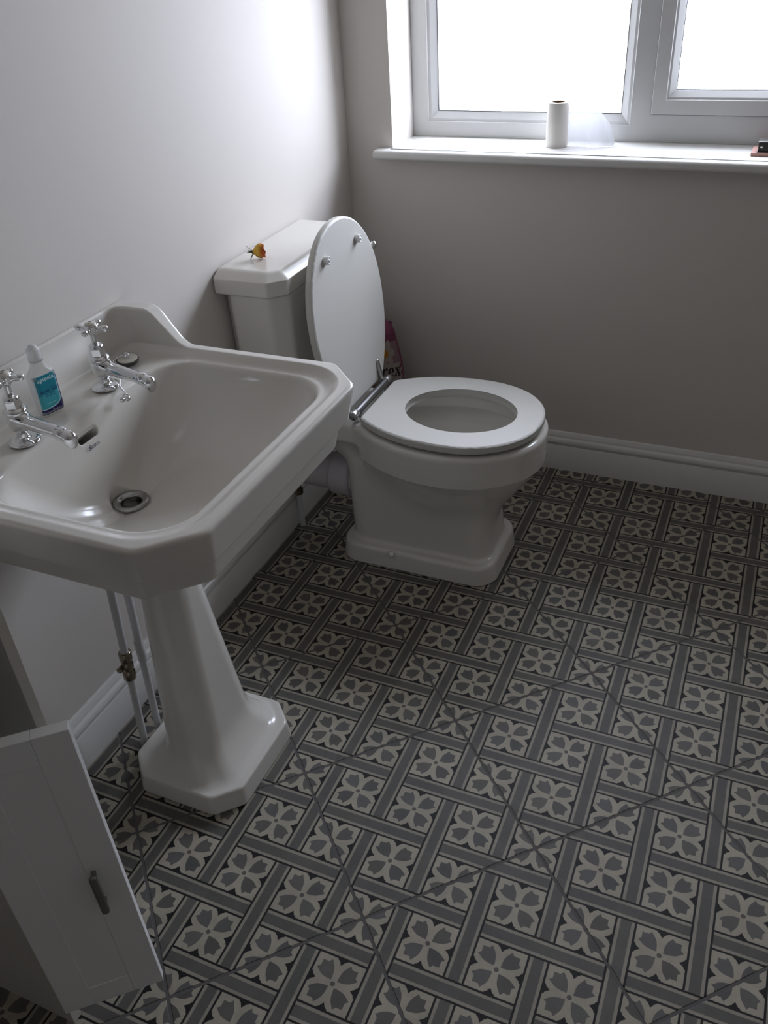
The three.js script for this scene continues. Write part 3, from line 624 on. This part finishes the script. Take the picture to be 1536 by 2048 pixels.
// ------------------------------------------------------------------ hand gel bottle
{
  const b = thing('gel_bottle', 'small clear hand gel bottle with a teal and navy label on the basin', 'bottle', [-0.603, 0.7577, 0.25]);
  b.rotation.y = Math.PI / 2 - 0.22; // label side towards the room
  const HX = 0.0235, HZ = 0.0125;
  const f = (x, y, z) => {
    const sh = smooth(0.066, 0.086, y), hx = mix(HX, 0.0105, sh), hz = mix(HZ, 0.0105, sh);
    let d = roundRect(x, z, hx, hz, min(hx, hz) * 0.92) * 0.9; d = smax(d, abs(y - 0.0465) - 0.0455, 0.006); return d;
  };
  const clear = phy({ color: rgb(0.9, 0.9, 0.89), transmission: 0.75, thickness: 0, roughness: 0.3, ior: 1.3 });
  mesh('bottle_body', sdfMesh(f, [-0.028, -0.002, -0.017], [0.028, 0.096, 0.017], 0.0016), clear, b);
  const cap = lathe([[0, 0.1175], [0.0035, 0.1172], [0.0065, 0.115], [0.0072, 0.1125], [0.0095, 0.111], [0.0105, 0.109], [0.0108, 0.097], [0.0112, 0.096], [0.0112, 0.0905], [0, 0.0905]], 32);
  mesh('flip_cap', cap, phy({ color: rgb(0.88, 0.89, 0.89), transmission: 0.5, thickness: 0, roughness: 0.2, ior: 1.35 }), b);
  // label, curved with the bottle front
  const cv = document.createElement('canvas'); cv.width = 420; cv.height = 640; const c = cv.getContext('2d');
  c.fillStyle = '#17135c'; c.fillRect(0, 0, 420, 640);
  c.fillStyle = '#bcd9e0'; c.beginPath(); c.moveTo(0, 0); c.lineTo(392, 0); c.lineTo(388, 430); c.quadraticCurveTo(380, 520, 250, 548); c.quadraticCurveTo(120, 566, 0, 560); c.closePath(); c.fill();
  c.fillStyle = '#0f8aa0'; c.beginPath(); c.moveTo(12, 8); c.lineTo(380, 8); c.lineTo(376, 425); c.quadraticCurveTo(366, 506, 245, 532); c.quadraticCurveTo(120, 548, 12, 544); c.closePath(); c.fill();
  c.fillStyle = '#3fa9b4'; c.beginPath(); c.moveTo(12, 330); c.lineTo(378, 300); c.lineTo(376, 425); c.quadraticCurveTo(366, 506, 245, 532); c.quadraticCurveTo(120, 548, 12, 544); c.closePath(); c.fill();
  c.fillStyle = '#d8f0f2'; c.textAlign = 'center'; c.font = 'bold 84px sans-serif'; c.fillText('aptonia', 200, 104);
  c.fillStyle = '#10275e'; c.font = 'bold 24px sans-serif'; c.fillText('sport', 262, 232); c.font = 'bold italic 66px sans-serif'; c.fillText('HAND GEL', 205, 290);
  c.font = 'bold 36px sans-serif'; c.fillText('GEL MAIN', 215, 336); c.fillRect(130, 352, 170, 8);
  c.fillStyle = '#bfe3e6'; c.fillRect(110, 470, 190, 6);
  c.fillStyle = '#cfd2ea'; c.font = '44px sans-serif'; c.fillText('75 ml \u212e', 250, 614);
  const t = new THREE.CanvasTexture(cv); t.colorSpace = THREE.SRGBColorSpace;
  const pos = [], uv = [], id = [], NX = 24, NY = 8, w = 0.0205;
  for (let j = 0; j <= NY; j++) for (let i = 0; i <= NX; i++) {
    const x = mix(-w, w, i / NX), y = mix(0.004, 0.07, j / NY); let z = HZ; // project on to the bottle
    for (let k = 0; k < 24; k++) z -= f(x, y, z) * 0.9;
    pos.push(x, y, z + 0.0003); uv.push(i / NX, j / NY);
    if (i < NX && j < NY) { const a = j * (NX + 1) + i; id.push(a, a + 1, a + NX + 2, a, a + NX + 2, a + NX + 1); }
  }
  const g = new THREE.BufferGeometry(); g.setAttribute('position', new THREE.Float32BufferAttribute(pos, 3)); g.setAttribute('uv', new THREE.Float32BufferAttribute(uv, 2)); g.setIndex(id); g.computeVertexNormals();
  mesh('bottle_label', g, std({ map: t, roughness: 0.4, side: THREE.DoubleSide }), b).userData.label = 'teal label with a navy edge and white lettering';
}

// ------------------------------------------------------------------ dried rose on the cistern
{
  const r = thing('dried_rose', 'dried yellow and orange rose head lying on the cistern lid', 'flower', [-0.612, 0.7902, -0.448]);
  const head = part('flower_head', r); head.quaternion.setFromUnitVectors(V3(0, 1, 0), V3(0.88, 0.1, -0.46).normalize()); head.position.set(-0.009, 0.0135, 0.005);
  const petalGeo = (w, h, curl, s) => {
    const pos = [], col = [], id = [], U = 8, W = 9;
    for (let j = 0; j <= W; j++) for (let i = 0; i <= U; i++) {
      const u = i / U - 0.5, v = j / W, ww = w * (0.35 + 0.65 * Math.sin(Math.PI * min(1, 0.15 + v * 0.72)));
      const crump = (hash(i + s * 13, j + s * 7, s) - 0.5) * 0.003;
      const ang = (u * ww * 2) / 0.0105, rad = 0.0048 + 0.0085 * Math.sin(v * 2.35) + curl * v * v * 0.0025 + crump;
      pos.push(Math.sin(ang) * rad, v * h + crump - abs(u) * 0.004 * v, Math.cos(ang) * rad);
      const e = smooth(0.6, 1.0, v + abs(u) * 0.5) * 0.9;
      col.push(mix(0.72, 0.5, e), mix(0.42, 0.07, e), mix(0.05, 0.012, e));
      if (i < U && j < W) { const a = j * (U + 1) + i; id.push(a, a + 1, a + U + 2, a, a + U + 2, a + U + 1); }
    }
    const g = new THREE.BufferGeometry(); g.setAttribute('position', new THREE.Float32BufferAttribute(pos, 3)); g.setAttribute('color', new THREE.Float32BufferAttribute(col, 3));
    g.setAttribute('uv', new THREE.BufferAttribute(new Float32Array(pos.length / 3 * 2), 2)); g.setIndex(id); g.computeVertexNormals(); return g;
  };
  const pm = std({ vertexColors: true, roughness: 0.8, side: THREE.DoubleSide });
  for (let k = 0; k < 9; k++) { const p = mesh('petal', petalGeo(0.015 + rnd() * 0.004, 0.02 + rnd() * 0.007, 0.2 + rnd() * 0.9, k + 1), pm, head); p.rotation.y = k * 2.4; const s = k < 4 ? 0.7 : 0.95 + 0.2 * rnd(); p.scale.set(s, 1, s); }
  const sm = std({ color: rgb(0.09, 0.1, 0.045), roughness: 0.85, side: THREE.DoubleSide });
  for (let k = 0; k < 5; k++) {
    const s = new THREE.Shape(); s.moveTo(-0.0022, 0); s.quadraticCurveTo(-0.003, -0.006, 0, -0.018 - rnd() * 0.004); s.quadraticCurveTo(0.003, -0.006, 0.0022, 0);
    const g = new THREE.ExtrudeGeometry(s, { depth: 0.0006, bevelEnabled: false }); const p = mesh('sepal', g, sm, head); p.rotation.set(-0.55 - rnd() * 0.5, k * 1.26, 0, 'YXZ'); p.position.y = 0.001;
  }
  mesh('calyx', lathe([[0, -0.004], [0.0025, -0.004], [0.0045, 0], [0.005, 0.003], [0, 0.004]], 14), sm, head);
}

// ------------------------------------------------------------------ roll of thin film on the window board
{
  const r = thing('film_roll', 'upright white roll of thin film with a loose translucent sheet on the sill', 'roll', [-0.122, 0.8957, -1.143]);
  const H = 0.104;
  mesh('wound_film', lathe([[0.0165, 0], [0.0268, 0], [0.0272, 0.001], [0.0272, H - 0.001], [0.0268, H], [0.0165, H]], 48), std({ color: rgb(0.72, 0.69, 0.64), roughness: 0.5 }), r);
  mesh('cardboard_core', lathe([[0.015, 0.001], [0.0165, 0.001], [0.0165, H - 0.0012], [0.015, H - 0.0012], [0.015, 0.001]], 40), std({ color: rgb(0.2, 0.11, 0.06), roughness: 0.9 }), r);
  const pos = [], id = [], U = 24, W = 14; // loose end: leaves the roll and sags to the board in a curved edge
  for (let i = 0; i <= U; i++) for (let j = 0; j <= W; j++) {
    const u = i / U, top = H * sqrt(max(0, 1 - Math.pow(u, 2.4))) * (1 - 0.05 * Math.sin(u * 9)), v = j / W;
    pos.push(0.022 + u * 0.118, 0.0006 + v * max(top, 0.0008), -0.014 + 0.02 * Math.sin(u * 2.6 + v * 0.8) - 0.012 * u + 0.003 * Math.sin(u * 14 + v * 3));
    if (i < U && j < W) { const a = i * (W + 1) + j; id.push(a, a + W + 1, a + W + 2, a, a + W + 2, a + 1); }
  }
  const g = new THREE.BufferGeometry(); g.setAttribute('position', new THREE.Float32BufferAttribute(pos, 3)); g.setAttribute('uv', new THREE.BufferAttribute(new Float32Array(pos.length / 3 * 2), 2)); g.setIndex(id); g.computeVertexNormals();
  mesh('loose_sheet', g, phy({ color: rgb(0.62, 0.62, 0.64), transmission: 0.5, thickness: 0, roughness: 0.6, side: THREE.DoubleSide }), r);
}
// bracket on a board, at the sill's far end
{
  const t = thing('metal_bracket', 'dark metal bracket with a rivet on a thin pinkish brown board on the sill', 'bracket', [0.345, 0.8957, -1.1]);
  mesh('board', rbox(0, 0.14, 0, 0.0075, -0.075, 0.004, 0.0015), std({ color: rgb(0.42, 0.24, 0.2), roughness: 0.55 }), t);
  const bm = std({ color: rgb(0.03, 0.026, 0.022), metalness: 0.6, roughness: 0.4 });
  mesh('bracket_face', rbox(0.0135, 0.125, 0.0075, 0.029, -0.012, -0.0065, 0.001), bm, t);
  mesh('bracket_foot', rbox(0.012, 0.125, 0.0075, 0.0095, -0.0068, -0.002, 0.0006), bm, t);
  mesh('top_flange', rbox(0.0125, 0.125, 0.029, 0.031, -0.045, -0.006, 0.0008), M.dullChrome, t);
  mesh('rivet', new THREE.SphereGeometry(0.0028, 16, 10).scale(1, 1, 0.5).translate(0.021, 0.0185, -0.0062), M.chrome, t);
}

// ------------------------------------------------------------------ detergent bottle behind the toilet
{
  const b = thing('detergent_bottle', 'large pink detergent bottle with a flowered label behind the toilet', 'bottle', [-0.577, 0, -0.945]);
  b.rotation.y = 0.6;
  const f = (x, y, z) => { const s = smooth(0.3, 0.45, y), hx = mix(0.078, 0.058, s), hz = mix(0.046, 0.036, s); return smax(roundRect(x, z, hx, hz, 0.028) * 0.9, abs(y - 0.23) - 0.2295, 0.05); };
  mesh('bottle_body', sdfMesh(f, [-0.09, -0.006, -0.056], [0.09, 0.47, 0.056], 0.0045), std({ color: rgb(0.2, 0.035, 0.085), roughness: 0.3 }), b);
  mesh('bottle_cap', lathe([[0, 0.5], [0.014, 0.499], [0.02, 0.493], [0.023, 0.46], [0.023, 0.44], [0, 0.44]], 28), std({ color: rgb(0.7, 0.62, 0.62), roughness: 0.4 }), b);
  const cv = document.createElement('canvas'); cv.width = 384; cv.height = 512; const c = cv.getContext('2d');
  c.fillStyle = '#8d6f78'; c.fillRect(0, 0, 384, 512); c.fillStyle = '#6e2a48'; c.fillRect(0, 0, 384, 90);
  c.fillStyle = '#a89c92'; for (let k = 0; k < 6; k++) { c.beginPath(); c.ellipse(270 + 44 * Math.cos(k * 1.05), 150 + 44 * Math.sin(k * 1.05), 34, 24, k * 1.05, 0, 7); c.fill(); }
  c.fillStyle = '#b67a10'; c.beginPath(); c.arc(262, 156, 24, 0, 7); c.fill();
  c.fillStyle = '#a9a098'; c.fillRect(0, 215, 384, 110); c.fillStyle = '#16120f'; c.font = 'bold italic 96px serif'; c.textAlign = 'right'; c.fillText('rex', 372, 292);
  c.fillStyle = '#8f1320'; c.fillRect(0, 350, 384, 90); c.fillStyle = '#d8d2cc'; c.fillRect(0, 440, 384, 72);
  const t = new THREE.CanvasTexture(cv); t.colorSpace = THREE.SRGBColorSpace;
  const pos = [], uv = [], id = [], NX = 24, NY = 10;
  for (let j = 0; j <= NY; j++) for (let i = 0; i <= NX; i++) {
    const y = mix(0.18, 0.448, j / NY), x = mix(-0.9, 0.9, i / NX) * mix(0.078, 0.058, smooth(0.3, 0.45, y)); let z = 0.05; for (let k = 0; k < 30; k++) z = clamp(z - f(x, y, z) * 0.8, 0, 0.06);
    pos.push(x, y, z + 0.0005); uv.push(i / NX, j / NY); if (i < NX && j < NY) { const a = j * (NX + 1) + i; id.push(a, a + 1, a + NX + 2, a, a + NX + 2, a + NX + 1); }
  }
  const g = new THREE.BufferGeometry(); g.setAttribute('position', new THREE.Float32BufferAttribute(pos, 3)); g.setAttribute('uv', new THREE.Float32BufferAttribute(uv, 2)); g.setIndex(id); g.computeVertexNormals();
  mesh('bottle_label', g, std({ map: t, roughness: 0.4, side: THREE.DoubleSide }), b);
}

// ------------------------------------------------------------------ narrow cabinet with its door ajar
{
  const x1 = -0.347, x0 = XL + 0.019, z0 = 0.643, z1 = 0.789, H = 0.8, t = 0.0155;
  const c = thing('narrow_cabinet', 'narrow white wooden cabinet beside the basin with its door ajar', 'cabinet', [0, 0, 0]);
  mesh('side_panel', rbox(x0, x1, 0, H, z0, z0 + t, 0.001), M.melamine, c);
  mesh('side_panel', rbox(x0, x1, 0, H, z1 - t, z1, 0.001), M.melamine, c);
  mesh('back_panel', box(x0, x0 + 0.006, 0.06, H - t, z0 + t, z1 - t), M.melamine, c);
  mesh('bottom_panel', box(x0 + 0.006, x1, 0.06, 0.06 + t, z0 + t, z1 - t), M.melamine, c);
  mesh('top_panel', rbox(x0, x1 + 0.003, H, H + t, z0 - 0.002, z1 + 0.002, 0.001), M.melamine, c);
  mesh('plinth', box(x1 - 0.03, x1 - 0.018, 0, 0.06, z0 + t, z1 - t), M.melamine, c);
  // door, hinged on the side away from the basin
  const d = part('door', c); d.position.set(x1 + 0.001, 0.062, z1 - 0.001);
  const dir = Math.atan2(0.109, -0.097); // heading of the free edge
  d.rotation.y = dir - Math.PI / 2; // local +x runs from the hinge to the free edge
  const W = 0.146, DH = 0.564, T = 0.017, st = 0.044;
  mesh('stile', rbox(0, st, 0, DH, 0, T, 0.0012), M.melamineDoor, d); mesh('stile', rbox(W - st, W, 0, DH, 0, T, 0.0012), M.melamineDoor, d);
  mesh('rail', rbox(st, W - st, 0, st, 0, T, 0.0012), M.melamineDoor, d); mesh('rail', rbox(st, W - st, DH - st, DH, 0, T, 0.0012), M.melamineDoor, d);
  mesh('door_panel', box(st - 0.002, W - st + 0.002, st - 0.002, DH - st + 0.002, 0.003, T - 0.0012), M.melamineDoor, d);
  const hm = std({ color: rgb(0.22, 0.22, 0.21), metalness: 0.6, roughness: 0.4 });
  const bar = sdfMesh((x, y, z) => roundRect(hypot(x - 0.112, max(abs(y - 0.27) - 0.036, 0)), z - T - 0.016, 0.0055, 0.0035, 0.003), [0.1, 0.218, T + 0.006], [0.124, 0.322, T + 0.025], 0.002);
  const posts = [0.24, 0.3].map((y) => new THREE.CylinderGeometry(0.0035, 0.0035, 0.015, 12).rotateX(Math.PI / 2).translate(0.112, y, T + 0.007));
  mesh('handle', merge([bar, ...posts]), hm, d).userData.label = 'dark grey metal bar handle';
}

renderer.render(scene, camera);
